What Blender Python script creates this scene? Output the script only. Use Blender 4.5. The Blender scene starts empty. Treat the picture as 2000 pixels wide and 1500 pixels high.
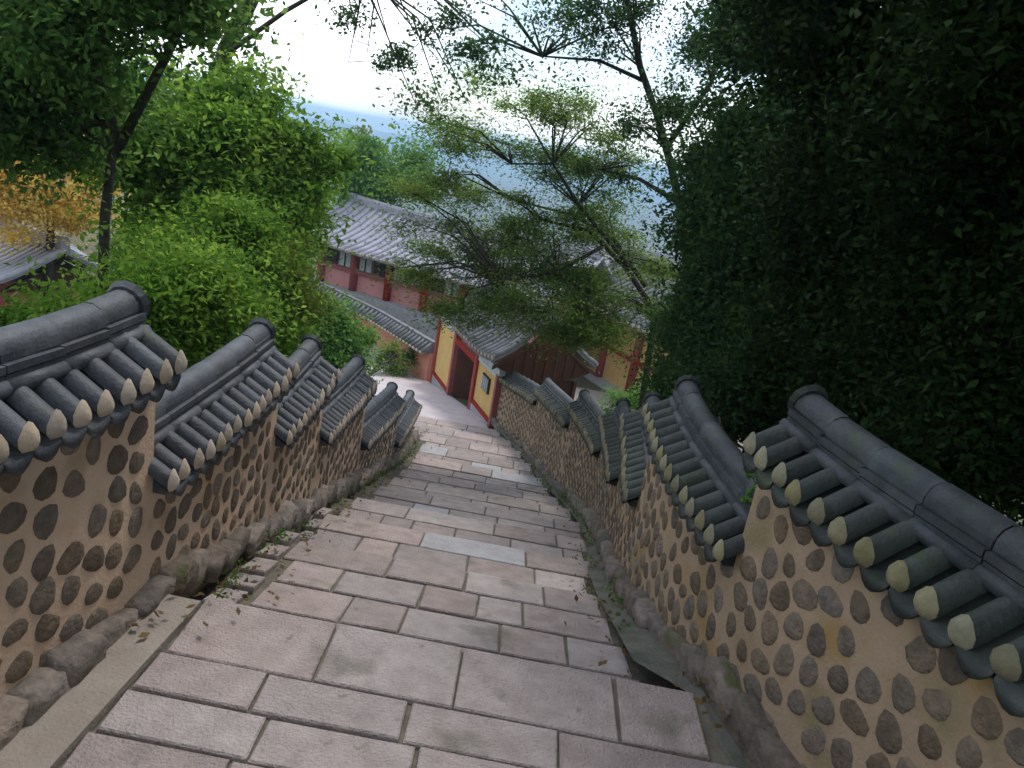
import bpy, math, random
import numpy as np
from mathutils import Vector, Matrix

random.seed(7)
rng = np.random.default_rng(11)
R = math.radians
scene = bpy.context.scene
COL = scene.collection

# ------------------------------------------------------------------ camera
FPX, PITCH, ROLL = 1502.0, R(17.0), R(10.0)
Fv = np.array([0, math.cos(PITCH), -math.sin(PITCH)])
U0 = np.array([0, math.sin(PITCH), math.cos(PITCH)])
R0 = np.array([1.0, 0, 0])
rv = math.cos(ROLL) * R0 + math.sin(ROLL) * U0
uv = math.cos(ROLL) * U0 - math.sin(ROLL) * R0
cam_d = bpy.data.cameras.new("camera")
cam_d.sensor_width = 36.0
cam_d.lens = 36.0 * FPX / 2000.0
cam_d.clip_start = 0.05
cam_d.clip_end = 20000
cam = bpy.data.objects.new("camera", cam_d)
COL.objects.link(cam)
cam.matrix_world = Matrix(((rv[0], uv[0], -Fv[0], 0), (rv[1], uv[1], -Fv[1], 0), (rv[2], uv[2], -Fv[2], 0), (0, 0, 0, 1)))
scene.camera = cam

# ------------------------------------------------------------------ sky, sun, exposure
SUN_EL, SUN_ROT = R(58), R(22)
world = bpy.data.worlds.new("World")
scene.world = world
world.use_nodes = True
nt = world.node_tree
nt.nodes.clear()
def wn(t, **k):
    n = nt.nodes.new(t)
    for a, b in k.items():
        setattr(n, a, b)
    return n
out = wn("ShaderNodeOutputWorld")
bg_sky = wn("ShaderNodeBackground"); bg_sky.inputs[1].default_value = 0.15
sky = wn("ShaderNodeTexSky", sky_type='NISHITA', sun_disc=False)
sky.sun_elevation, sky.sun_rotation = SUN_EL, SUN_ROT
sky.air_density, sky.dust_density, sky.ozone_density = 1.0, 1.0, 1.5
nt.links.new(sky.outputs[0], bg_sky.inputs[0])
bg_cl = wn("ShaderNodeBackground"); bg_cl.inputs[0].default_value = (0.93, 0.96, 1.0, 1); bg_cl.inputs[1].default_value = 2.0
geo = wn("ShaderNodeTexCoord")
mp = wn("ShaderNodeMapping"); mp.inputs['Scale'].default_value = (1.0, 1.0, 2.6)
nz = wn("ShaderNodeTexNoise"); nz.inputs['Scale'].default_value = 2.6; nz.inputs['Detail'].default_value = 6
nt.links.new(geo.outputs['Generated'], mp.inputs[0]); nt.links.new(mp.outputs[0], nz.inputs['Vector'])
rp = wn("ShaderNodeValToRGB"); rp.color_ramp.elements[0].position = 0.43; rp.color_ramp.elements[1].position = 0.60
nt.links.new(nz.outputs[0], rp.inputs[0])
mix = wn("ShaderNodeMixShader")
nt.links.new(rp.outputs[0], mix.inputs[0]); nt.links.new(bg_sky.outputs[0], mix.inputs[1]); nt.links.new(bg_cl.outputs[0], mix.inputs[2])
nt.links.new(mix.outputs[0], out.inputs[0])

sun_d = bpy.data.lights.new("sun", 'SUN'); sun_d.energy = 1.5; sun_d.angle = R(12); sun_d.color = (1.0, 0.95, 0.88)
sun = bpy.data.objects.new("sun", sun_d); COL.objects.link(sun)
# direction towards the sun: Nishita rotation 0 is +Y, positive turns towards +X
sd = Vector((math.cos(SUN_EL) * math.sin(SUN_ROT), math.cos(SUN_EL) * math.cos(SUN_ROT), math.sin(SUN_EL)))
sun.rotation_euler = sd.to_track_quat('Z', 'Y').to_euler()
sun.location = (0, 0, 40)
vs = scene.view_settings
vs.view_transform = 'Standard'; vs.look = 'None'; vs.gamma = 1.0; vs.use_curve_mapping = False
vs.exposure = 0.40
scene.cycles.max_bounces = 6
scene.cycles.diffuse_bounces = 4
scene.cycles.transparent_max_bounces = 4
scene.cycles.volume_bounces = 0
scene.cycles.use_denoising = True

# ------------------------------------------------------------------ helpers
def at(px, py, y):
    d = (px - 1000) / FPX * rv - (py - 750) / FPX * uv + Fv
    return d * (y / d[1])
def link(o, parent=None):
    COL.objects.link(o)
    if parent is not None:
        o.parent = parent
    return o
def tag(o, label=None, cat=None, group=None, kind=None):
    if label: o['label'] = label
    if cat: o['category'] = cat
    if group: o['group'] = group
    if kind: o['kind'] = kind
    return o
def empty(name, loc=(0, 0, 0), label=None, cat=None, group=None):
    o = bpy.data.objects.new(name, None)
    o.empty_display_size = 0.2
    o.location = loc
    link(o)
    tag(o, label, cat, group)
    return o
class MB:
    def __init__(s): s.v = []; s.f = []; s.sm = []
    def add(s, vs, fs, smooth=False):
        b = len(s.v); s.v += [tuple(p) for p in vs]
        s.f += [tuple(i + b for i in f) for f in fs]; s.sm += [smooth] * len(fs)
        return s
    def box(s, c, sx, sy, sz, M=None):
        vs = [(c[0] + i * sx / 2, c[1] + j * sy / 2, c[2] + k * sz / 2) for k in (-1, 1) for j in (-1, 1) for i in (-1, 1)]
        if M is not None: vs = [M @ Vector(p) for p in vs]
        return s.add(vs, [(0, 2, 3, 1), (4, 5, 7, 6), (0, 1, 5, 4), (2, 6, 7, 3), (0, 4, 6, 2), (1, 3, 7, 5)])
    def bbox(s, c, sx, sy, sz, b=0.01, M=None):   # box with chamfered upper edges
        x, y, z = sx / 2, sy / 2, sz / 2
        vs = [(c[0] + i * x, c[1] + j * y, c[2] - z) for i, j in ((-1, -1), (1, -1), (1, 1), (-1, 1))]
        vs += [(c[0] + i * x, c[1] + j * y, c[2] + z - b) for i, j in ((-1, -1), (1, -1), (1, 1), (-1, 1))]
        vs += [(c[0] + i * (x - b), c[1] + j * (y - b), c[2] + z) for i, j in ((-1, -1), (1, -1), (1, 1), (-1, 1))]
        if M is not None: vs = [M @ Vector(p) for p in vs]
        fs = [(3, 2, 1, 0), (8, 9, 10, 11)]
        for i in range(4):
            j = (i + 1) % 4
            fs += [(i, j, j + 4, i + 4), (i + 4, j + 4, j + 8, i + 8)]
        return s.add(vs, fs)
    def tube(s, pts, rad, n=7, caps=True):
        pts = [Vector(p) for p in pts]
        vs = []
        for i, p in enumerate(pts):
            t = (pts[min(i + 1, len(pts) - 1)] - pts[max(i - 1, 0)]).normalized()
            a = t.cross(Vector((0.31, 0.2, 1) if abs(t.z) < 0.9 else (1, 0.2, 0))).normalized()
            b = t.cross(a)
            rr = rad[i] if hasattr(rad, '__len__') else rad
            vs += [p + (a * math.cos(k * 2 * math.pi / n) + b * math.sin(k * 2 * math.pi / n)) * rr for k in range(n)]
        fs = [(i * n + k, i * n + (k + 1) % n, (i + 1) * n + (k + 1) % n, (i + 1) * n + k) for i in range(len(pts) - 1) for k in range(n)]
        if caps: fs += [tuple(range(n - 1, -1, -1)), tuple(range((len(pts) - 1) * n, len(pts) * n))]
        return s.add(vs, fs, True)
    def mesh(s, name, mat):
        me = bpy.data.meshes.new(name)
        me.from_pydata(s.v, [], s.f)
        me.polygons.foreach_set('use_smooth', s.sm)
        if mat: me.materials.append(mat)
        me.update()
        return me
    def build(s, name, mat, parent=None):
        return link(bpy.data.objects.new(name, s.mesh(name, mat)), parent)
def place(name, me, M, parent):
    o = bpy.data.objects.new(name, me)
    o.matrix_local = M
    return link(o, parent)
def frame(o, x, y, z):
    return Matrix(((x[0], y[0], z[0], o[0]), (x[1], y[1], z[1], o[1]), (x[2], y[2], z[2], o[2]), (0, 0, 0, 1)))

# ------------------------------------------------------------------ materials
def mat(name, base, var=None, scale=6.0, rough=0.85, bump=0.3, bscale=40.0, rnd=0.0, spec=0.3, extra=None):
    """noise-mottled colour between base and var, with fine relief; rnd = brightness change from object to object"""
    m = bpy.data.materials.new(name); m.use_nodes = True
    t = m.node_tree; b = t.nodes['Principled BSDF']
    b.inputs['Roughness'].default_value = rough
    b.inputs['Specular IOR Level'].default_value = spec
    tc = t.nodes.new('ShaderNodeNewGeometry')
    n1 = t.nodes.new('ShaderNodeTexNoise'); n1.inputs['Scale'].default_value = scale; n1.inputs['Detail'].default_value = 6; n1.inputs['Roughness'].default_value = 0.65
    t.links.new(tc.outputs['Position'], n1.inputs['Vector'])
    r = t.nodes.new('ShaderNodeValToRGB')
    r.color_ramp.elements[0].position = 0.35; r.color_ramp.elements[1].position = 0.68
    r.color_ramp.elements[0].color = (*base, 1); r.color_ramp.elements[1].color = (*(var or base), 1)
    t.links.new(n1.outputs[0], r.inputs[0])
    c = r.outputs[0]
    if extra:   # second stain layer: (colour, scale, threshold)
        for colr, sc, th in extra:
            n3 = t.nodes.new('ShaderNodeTexNoise'); n3.inputs['Scale'].default_value = sc; n3.inputs['Detail'].default_value = 5
            t.links.new(tc.outputs['Position'], n3.inputs['Vector'])
            r3 = t.nodes.new('ShaderNodeValToRGB'); r3.color_ramp.elements[0].position = th; r3.color_ramp.elements[1].position = th + 0.14
            t.links.new(n3.outputs[0], r3.inputs[0])
            mx = t.nodes.new('ShaderNodeMixRGB'); t.links.new(r3.outputs[0], mx.inputs[0]); t.links.new(c, mx.inputs[1]); mx.inputs[2].default_value = (*colr, 1)
            c = mx.outputs[0]
    if rnd:
        oi = t.nodes.new('ShaderNodeObjectInfo')
        mr = t.nodes.new('ShaderNodeMapRange'); mr.inputs[3].default_value = 1 - rnd; mr.inputs[4].default_value = 1 + rnd
        t.links.new(oi.outputs['Random'], mr.inputs[0])
        hs = t.nodes.new('ShaderNodeHueSaturation'); t.links.new(mr.outputs[0], hs.inputs['Value']); t.links.new(c, hs.inputs['Color'])
        mr2 = t.nodes.new('ShaderNodeMath'); mr2.operation = 'FRACT'
        mm = t.nodes.new('ShaderNodeMath'); mm.operation = 'MULTIPLY'; mm.inputs[1].default_value = 7.31
        t.links.new(oi.outputs['Random'], mm.inputs[0]); t.links.new(mm.outputs[0], mr2.inputs[0])
        ms = t.nodes.new('ShaderNodeMapRange'); ms.inputs[3].default_value = 0.75; ms.inputs[4].default_value = 1.25
        t.links.new(mr2.outputs[0], ms.inputs[0]); t.links.new(ms.outputs[0], hs.inputs['Saturation'])
        c = hs.outputs[0]
    t.links.new(c, b.inputs['Base Color'])
    if bump:
        n2 = t.nodes.new('ShaderNodeTexNoise'); n2.inputs['Scale'].default_value = bscale; n2.inputs['Detail'].default_value = 5
        t.links.new(tc.outputs['Position'], n2.inputs['Vector'])
        bp = t.nodes.new('ShaderNodeBump'); bp.inputs['Strength'].default_value = bump; bp.inputs['Distance'].default_value = 0.02
        t.links.new(n2.outputs[0], bp.inputs['Height']); t.links.new(bp.outputs[0], b.inputs['Normal'])
    return m
def leafmat(name, a, b, c, trans=0.35):
    m = bpy.data.materials.new(name); m.use_nodes = True
    t = m.node_tree; t.nodes.clear()
    o = t.nodes.new('ShaderNodeOutputMaterial')
    g = t.nodes.new('ShaderNodeNewGeometry')
    r = t.nodes.new('ShaderNodeValToRGB')
    r.color_ramp.elements[0].color = (*a, 1); r.color_ramp.elements[1].color = (*c, 1)
    e = r.color_ramp.elements.new(0.55); e.color = (*b, 1)
    # each leaf cluster has a shade of its own (young and old shoots), each leaf varies a little around it
    at_ = t.nodes.new('ShaderNodeAttribute'); at_.attribute_name = 'tone'
    m1 = t.nodes.new('ShaderNodeMath'); m1.operation = 'MULTIPLY'; m1.inputs[1].default_value = 0.55; t.links.new(g.outputs['Random Per Island'], m1.inputs[0])
    m2 = t.nodes.new('ShaderNodeMath'); m2.operation = 'MULTIPLY_ADD'; m2.inputs[1].default_value = 0.62; t.links.new(at_.outputs['Fac'], m2.inputs[0]); t.links.new(m1.outputs[0], m2.inputs[2])
    t.links.new(m2.outputs[0], r.inputs[0])
    pb = t.nodes.new('ShaderNodeBsdfPrincipled'); pb.inputs['Roughness'].default_value = 0.7; pb.inputs['Specular IOR Level'].default_value = 0.1
    t.links.new(r.outputs[0], pb.inputs['Base Color'])
    tr = t.nodes.new('ShaderNodeBsdfTranslucent')
    hs = t.nodes.new('ShaderNodeHueSaturation'); hs.inputs['Value'].default_value = 1.5; hs.inputs['Hue'].default_value = 0.485
    t.links.new(r.outputs[0], hs.inputs['Color']); t.links.new(hs.outputs[0], tr.inputs[0])
    mx = t.nodes.new('ShaderNodeMixShader'); mx.inputs[0].default_value = trans
    t.links.new(pb.outputs[0], mx.inputs[1]); t.links.new(tr.outputs[0], mx.inputs[2]); t.links.new(mx.outputs[0], o.inputs[0])
    return m

M = {}
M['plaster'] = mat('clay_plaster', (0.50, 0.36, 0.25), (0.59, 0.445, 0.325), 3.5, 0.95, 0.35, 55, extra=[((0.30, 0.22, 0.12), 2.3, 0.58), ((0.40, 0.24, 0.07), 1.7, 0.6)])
M['shadeplaster'] = mat('shaded_clay_plaster', (0.33, 0.235, 0.15), (0.41, 0.30, 0.20), 3.5, 0.95, 0.35, 55, extra=[((0.24, 0.19, 0.10), 2.3, 0.56), ((0.30, 0.19, 0.05), 1.5, 0.58)])  # right wall: tree shade put into a darker plaster colour, plus yellowish moss stains
M['wallstone'] = mat('wall_stone', (0.115, 0.09, 0.065), (0.205, 0.158, 0.115), 14, 0.9, 0.8, 45, rnd=0.27, extra=[((0.10, 0.10, 0.06), 9, 0.6)])
M['basestone'] = mat('base_stone', (0.12, 0.10, 0.085), (0.24, 0.20, 0.17), 11, 0.95, 1.0, 22, rnd=0.3, extra=[((0.09, 0.10, 0.045), 5, 0.55)])
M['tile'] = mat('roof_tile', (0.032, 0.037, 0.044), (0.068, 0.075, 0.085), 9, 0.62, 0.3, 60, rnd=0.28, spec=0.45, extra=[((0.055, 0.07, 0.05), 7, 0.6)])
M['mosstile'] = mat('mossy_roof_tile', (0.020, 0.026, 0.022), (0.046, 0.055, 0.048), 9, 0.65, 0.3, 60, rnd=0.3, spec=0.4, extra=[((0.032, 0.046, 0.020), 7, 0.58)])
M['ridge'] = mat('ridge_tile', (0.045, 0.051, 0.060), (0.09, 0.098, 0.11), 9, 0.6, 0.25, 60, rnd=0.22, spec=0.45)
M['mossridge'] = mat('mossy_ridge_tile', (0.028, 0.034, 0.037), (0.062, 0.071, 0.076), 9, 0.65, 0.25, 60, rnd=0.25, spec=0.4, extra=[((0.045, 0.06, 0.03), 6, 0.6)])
M['plug'] = mat('lime_plug', (0.36, 0.30, 0.235), (0.46, 0.39, 0.31), 12, 0.95, 0.25, 60, rnd=0.2)
M['oldplug'] = mat('aged_lime_plug', (0.17, 0.155, 0.09), (0.26, 0.235, 0.145), 14, 0.95, 0.3, 60, rnd=0.25)
M['granite'] = mat('granite_paving', (0.285, 0.24, 0.225), (0.385, 0.33, 0.31), 7, 0.88, 0.9, 70, rnd=0.17, extra=[((0.19, 0.17, 0.145), 3.2, 0.6), ((0.15, 0.14, 0.11), 11, 0.66)])
M['palegranite'] = mat('pale_blue_granite', (0.32, 0.315, 0.325), (0.405, 0.40, 0.41), 7, 0.88, 0.9, 70, rnd=0.1)
M['farpave'] = mat('pale_paving', (0.42, 0.37, 0.38), (0.52, 0.47, 0.48), 3, 0.9, 0.3, 30)
M['joint'] = mat('joint_mortar', (0.10, 0.09, 0.07), (0.18, 0.16, 0.125), 8, 0.95, 0.4, 50, extra=[((0.06, 0.075, 0.03), 4, 0.58)])
M['cement'] = mat('cement_strip', (0.25, 0.215, 0.18), (0.32, 0.28, 0.24), 5, 0.95, 0.5, 60, extra=[((0.2, 0.17, 0.13), 4, 0.66)])
M['gutter'] = mat('wet_gutter', (0.07, 0.075, 0.055), (0.14, 0.135, 0.11), 6, 0.8, 0.6, 40)
M['soil'] = mat('forest_soil', (0.07, 0.06, 0.04), (0.10, 0.11, 0.05), 0.6, 1.0, 0.6, 4)
M['court'] = mat('courtyard_dirt', (0.20, 0.17, 0.15), (0.27, 0.235, 0.21), 1.5, 1.0, 0.3, 20)
M['bark'] = mat('bark', (0.035, 0.030, 0.025), (0.075, 0.065, 0.055), 12, 0.95, 0.8, 30)
M['red'] = mat('red_paint', (0.30, 0.028, 0.022), (0.36, 0.045, 0.03), 5, 0.6, 0.15, 40, rnd=0.1)
M['dkred'] = mat('dark_red_board', (0.048, 0.021, 0.011), (0.070, 0.031, 0.015), 6, 0.75, 0.3, 30, rnd=0.2)
M['yellow'] = mat('ochre_plaster', (0.62, 0.42, 0.15), (0.72, 0.50, 0.20), 3, 0.9, 0.2, 40)
M['salmon'] = mat('salmon_plaster', (0.55, 0.22, 0.14), (0.62, 0.28, 0.20), 1.4, 0.9, 0.2, 30)
M['pink'] = mat('pink_plaster', (0.60, 0.26, 0.24), (0.66, 0.32, 0.30), 1.2, 0.9, 0.2, 30)
M['jade'] = mat('pale_jade_paint', (0.46, 0.55, 0.55), (0.55, 0.62, 0.62), 3, 0.7, 0.1, 30)
M['green'] = mat('green_paint', (0.06, 0.26, 0.19), (0.08, 0.32, 0.24), 3, 0.7, 0.1, 30)
M['dark'] = mat('dark_wood', (0.03, 0.022, 0.018), (0.05, 0.035, 0.028), 5, 0.8, 0.2, 30)
M['paletile'] = mat('weathered_roof_tile', (0.235, 0.24, 0.28), (0.33, 0.335, 0.385), 1.8, 0.7, 0.3, 30)
M['midtile'] = mat('grey_roof_tile', (0.10, 0.105, 0.112), (0.175, 0.178, 0.19), 2.2, 0.7, 0.3, 30, rnd=0.15)
M['stonebase'] = mat('grey_stone_base', (0.30, 0.31, 0.33), (0.40, 0.41, 0.43), 4, 0.9, 0.3, 30)
M['hill'] = mat('far_hill', (0.05, 0.085, 0.085), (0.07, 0.11, 0.10), 0.01, 1.0, 0)
L = {}
L['mid'] = leafmat('leaf_green', (0.05, 0.125, 0.014), (0.10, 0.22, 0.025), (0.20, 0.33, 0.05), 0.55)
L['teal'] = leafmat('leaf_dark', (0.018, 0.050, 0.014), (0.035, 0.085, 0.022), (0.07, 0.14, 0.04), 0.4)
L['shade'] = leafmat('leaf_dark_broad', (0.03, 0.085, 0.018), (0.065, 0.155, 0.03), (0.14, 0.25, 0.055), 0.55)
L['dry'] = leafmat('leaf_dry', (0.10, 0.07, 0.03), (0.17, 0.115, 0.05), (0.26, 0.19, 0.07), 0.2)
L['bright'] = leafmat('leaf_bright', (0.05, 0.13, 0.022), (0.09, 0.22, 0.04), (0.17, 0.30, 0.07), 0.45)
L['lime'] = leafmat('leaf_lime', (0.08, 0.13, 0.015), (0.15, 0.21, 0.03), (0.24, 0.30, 0.06), 0.45)
L['olive'] = leafmat('leaf_maple', (0.055, 0.125, 0.025), (0.10, 0.19, 0.036), (0.20, 0.25, 0.055), 0.55)
L['deep'] = leafmat('leaf_evergreen', (0.006, 0.017, 0.003), (0.011, 0.028, 0.005), (0.022, 0.050, 0.009), 0.2)
L['autumn'] = leafmat('leaf_autumn', (0.48, 0.31, 0.05), (0.60, 0.45, 0.09), (0.64, 0.56, 0.18), 0.45)

# ------------------------------------------------------------------ ground profile and walls in plan
GY = [-40, 0, 3.3, 13.0, 19.0, 24.5, 28, 45, 70, 160, 420]
GZ = [-2.4 + 0.30 * 43.3, -1.3, -2.42, -5.76, -6.98, -7.95, -8.75, -9.6, -12, -30, -60]
def G(y): return float(np.interp(y, GY, GZ))
WL = [(-2.1, -0.6), (-1.85, 1.0), (-1.70, 2.2), (-1.60, 3.2), (-1.6, 5.1), (-1.66, 6.8), (-1.71, 9.1), (-1.80, 12.5), (-1.9, 15.3)]
WR = [(2.35, -0.4), (1.98, 1.0), (1.62, 2.2), (1.26, 3.5), (1.11, 5.2), (1.24, 7.3), (1.30, 9.9), (1.06, 12.9), (0.50, 16.5), (-0.30, 18.9)]
def smooth_poly(P, n=14):
    P = np.array(P, float); o = []
    Q = np.vstack([2 * P[0] - P[1], P, 2 * P[-1] - P[-2]])
    for i in range(1, len(Q) - 2):
        for k in range(n):
            t = k / n
            o.append(0.5 * ((2 * Q[i]) + (-Q[i - 1] + Q[i + 1]) * t + (2 * Q[i - 1] - 5 * Q[i] + 4 * Q[i + 1] - Q[i + 2]) * t * t + (-Q[i - 1] + 3 * Q[i] - 3 * Q[i + 1] + Q[i + 2]) * t ** 3))
    o.append(P[-1]); return np.array(o)
SL, SR = smooth_poly(WL), smooth_poly(WR)
def wx(S, y): return float(np.interp(y, S[:, 1], S[:, 0]))
def wtan(S, y):
    d = Vector((wx(S, y + .05) - wx(S, y - .05), 0.1, 0)); return d.normalized()

# ------------------------------------------------------------------ terrain: one sheet out to the horizon
def terrain():
    xs = np.unique(np.concatenate([np.linspace(-30, 30, 121), [-4000, -2000, -900, -400, -200, -100, -60, -42, 42, 60, 100, 200, 400, 900, 2000, 4000]]))
    ys = np.unique(np.concatenate([np.linspace(-12, 60, 145), [-60, -30, -20, 75, 95, 130, 180, 260, 420, 700, 1200, 2200, 4200]]))
    v = []
    for y in ys:
        for x in xs:
            z = G(y)
            if -1.0 < y < 19.6 and wx(SL, y) - 0.2 < x < wx(SR, y) + 0.2: z -= 0.45
            elif y < 19 and x >= 0: z -= 0.35 + 0.25 * min(1, max(0, y - 8) / 6)
            elif y < 15 and x < 0: z -= 0.2
            if x > 0.6 and 17 < y < 40: z = min(z, -8.1 - 0.02 * (y - 17)) if y < 28 else -8.52
            if abs(x) > 12 and y < 60: z += (abs(x) - 12) * 0.12 * (1 if y < 20 else 0.2)
            if y < 60: z += 0.10 * math.sin(x * 1.7 + y) * math.cos(y * 1.3) * (1 if abs(x) > 3 and not (x > 0 and y > 18) and not(y > 19) else 0)
            v.append((x, y, z))
    nx = len(xs)
    f = [(j * nx + i, j * nx + i + 1, (j + 1) * nx + i + 1, (j + 1) * nx + i) for j in range(len(ys) - 1) for i in range(nx - 1)]
    tag(MB().add(v, f, True).build('ground', M['soil']), kind='structure')
terrain()
def hills():
    v = []; n = 160
    for j, (yy, hh) in enumerate(((1500, 0), (1750, .6), (2100, 1), (2700, .7))):
        for i in range(n):
            x = -2600 + 5200 * i / (n - 1)
            h = 30 + 14 * math.sin(x * .0031 + 1.2) + 9 * math.sin(x * .0083) + 4 * math.sin(x * .021 + 2)
            v.append((x, yy, -62 + h * hh * 1.35))
    f = [(j * n + i, j * n + i + 1, (j + 1) * n + i + 1, (j + 1) * n + i) for j in range(3) for i in range(n - 1)]
    tag(MB().add(v, f, True).build('hills', M['hill']), kind='structure')
hills()

# ------------------------------------------------------------------ stairway of granite blocks
stair = empty('stone_steps'); tag(stair, kind='structure')
def step_lip(k):
    """front lip (y, z) of step k; k = 0 is the landing's far edge"""
    if k <= 23: return 3.29 + 0.42 * k, -2.40 - 0.146 * k
    return 3.29 + 0.42 * 23 + 0.60 * (k - 23), -2.40 - 0.146 * 23 - 0.125 * (k - 23)
LX = ([0, 2.0, 3.3, 4.0, 5.3, 7.0, 8.0, 9.5, 12, 15.2, 16, 19.5], [-1.5, -1.40, -1.33, -1.28, -1.38, -1.45, -1.45, -1.40, -1.55, -1.65, -1.9, -2.6])
RX = ([0, 2.6, 3.2, 3.6, 5.5, 6.5, 7.5, 10, 13, 16.5, 19.0], [1.35, 1.32, 1.22, 0.93, 0.90, 1.0, 1.10, 1.17, 0.90, 0.36, -0.40])
def stone_block(name, x0, x1, y0, y1, zt, th, tilt=0.0, parent=stair, m='granite', sk=0.0):
    g = 0.008
    bv = 0.007
    j = lambda a=0.005: random.uniform(-a, a)
    cx, cy = (x0 + x1) / 2, (y0 + y1) / 2
    top = [(x0 + g, y0 + g), (x1 - g, y0 + g), (x1 - g, y1 - g), (x0 + g, y1 - g)]
    top = [(a + j(), b + j() + sk * a) for a, b in top]
    cy += sk * cx
    z = lambda b: zt - tilt * (b - y0) + j(0.002)
    zj = [z(b) for a, b in top]
    inn = [(a + (bv if a < cx else -bv), b + (bv if b < cy else -bv)) for a, b in top]
    v = [(a - cx, b - cy, -th) for a, b in top] + [(a - cx, b - cy, zz - bv - zt) for (a, b), zz in zip(top, zj)] + [(a - cx, b - cy, zz - zt) for (a, b), zz in zip(inn, zj)]
    f = [(3, 2, 1, 0), (8, 9, 10, 11)]
    for i in range(4):
        q = (i + 1) % 4; f += [(i, q, q + 4, i + 4), (i + 4, q + 4, q + 8, i + 8)]
    o = MB().add(v, f).build(name, M[m], parent)
    o.location = (cx, cy, zt)
    return o
def row(y0, y1, zt, th, xl, xr, smin, smax, tilt=0.0, sk=-0.03):
    cuts = [xl]
    while True:
        w = random.uniform(smin, smax)
        if cuts[-1] + w > xr - smin * 0.6: break
        cuts.append(cuts[-1] + w)
    cuts.append(xr)
    for a, b in zip(cuts[:-1], cuts[1:]):
        stone_block('paving_stone', a, b, y0, y1, zt + random.uniform(-.004, .004), th, tilt, sk=sk, m='palegranite' if y0 > 3.6 and random.random() < .10 else 'granite')
# landing rows (near), the rear ones lead up to where the camera stands
ly = [3.29, 2.84, 2.59, 2.34, 2.08, 1.82, 1.55, 1.28, 1.0]
for i in range(len(ly) - 1):
    row(ly[i + 1], ly[i], -2.40, 0.2, np.interp(ly[i], *LX), np.interp(ly[i], *RX), 0.5 if i else 0.6, 0.72 if i else 0.85)
for k in range(1, 6):
    row(1.0 - .42 * k, 1.0 - .42 * (k - 1) + .01, -2.40 + 0.15 * k, 0.25, -1.2, 1.4, .55, .9)
NST = 32
RISER = 0.21
EDGE = [0, 4, 7, 10, 13, 16, 19, 22, 24, 26, 28, 30, 32]      # rows that end in a riser
def tread(k):
    """z at the back and the front of row k: rows of one step lie flush on a slight slope"""
    e0 = max(e for e in EDGE if e < k); e1 = min(e for e in EDGE if e >= k)
    (ya, za), (yb, zb) = step_lip(e0), step_lip(e1)
    ri = RISER if k <= 23 else 0.10
    q = lambda y: za - ri + (zb - za + ri) * (y - ya) / (yb - ya)
    return q(step_lip(k - 1)[0]), q(step_lip(k)[0])
for k in range(1, NST + 1):
    y0, y1 = step_lip(k - 1)[0], step_lip(k)[0]; za, zb = tread(k)
    xl = float(np.interp((y0 + y1) / 2, *LX)) + random.uniform(-.05, .05); xr = float(np.interp((y0 + y1) / 2, *RX)) + random.uniform(-.05, .05)
    lip = k in EDGE
    row(y0, y1 - (0 if lip else .012), za, 0.26 if lip else .14, xl, xr, 0.50 if lip else .30, 0.95 if lip else 0.64, tilt=(za - zb) / (y1 - y0))
# mortar bed below the blocks
bed = MB(); v = []
def bedz(y):
    k = min(NST, max(1, next((i for i in range(1, NST + 1) if step_lip(i)[0] >= y - 1e-6), NST))); za, zb = tread(k)
    y0, y1 = step_lip(k - 1)[0], step_lip(k)[0]
    return za + (zb - za) * (y - y0) / (y1 - y0) - .014
by = [-1.0, .999, 1.0, 3.275] + sorted([step_lip(e)[0] + .001 for e in EDGE[:-1]] + [step_lip(e)[0] - .02 for e in EDGE[1:]])
for y in by:
    zz = -2.42 if 1.0 <= y <= 3.28 else (-2.3 if y < 1.0 else bedz(y))
    v += [(wx(SL, y) - .05 if y < 15.2 else wx(SL, 15.2), y, zz - .005), (wx(SR, y) + .05, y, zz - .005)]
bed.add(v, [(2 * i, 2 * i + 1, 2 * i + 3, 2 * i + 2) for i in range(len(by) - 1)])
tag(bed.build('mortar_bed', M['joint'], stair))
# smooth cement strip along the left edge of the landing
v = []
for y, zz in ((0.4, -2.02), (1.4, -2.385), (2.2, -2.372), (2.8, -2.375), (3.26, -2.385)):
    v += [(wx(SL, y) - .02, y, zz + .01), (np.interp(y, *LX) + 0.0, y, zz)]
n = len(v)
v += [(a, b, c - 0.2) for a, b, c in v]
f = []
for i in range(4):
    a = 2 * i; f += [(a, a + 1, a + 3, a + 2), (a + 1, a + 1 + n, a + 3 + n, a + 3)]
f += [(n - 2, n - 1, 2 * n - 1, 2 * n - 2)]
MB().add(v, f).build('cement_strip', M['cement'], stair)
# granite kerb blocks filling the gap between the steps and the left wall
y = 3.34
while y < 6.6:
    w = random.uniform(.22, .34); ym = y + w / 2
    stone_block('kerb_block', wx(SL, ym) + .10, np.interp(ym, *LX) - .01, y, y + w, bedz(y) + .05, .2, .30)
    y += w + .01
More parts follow.
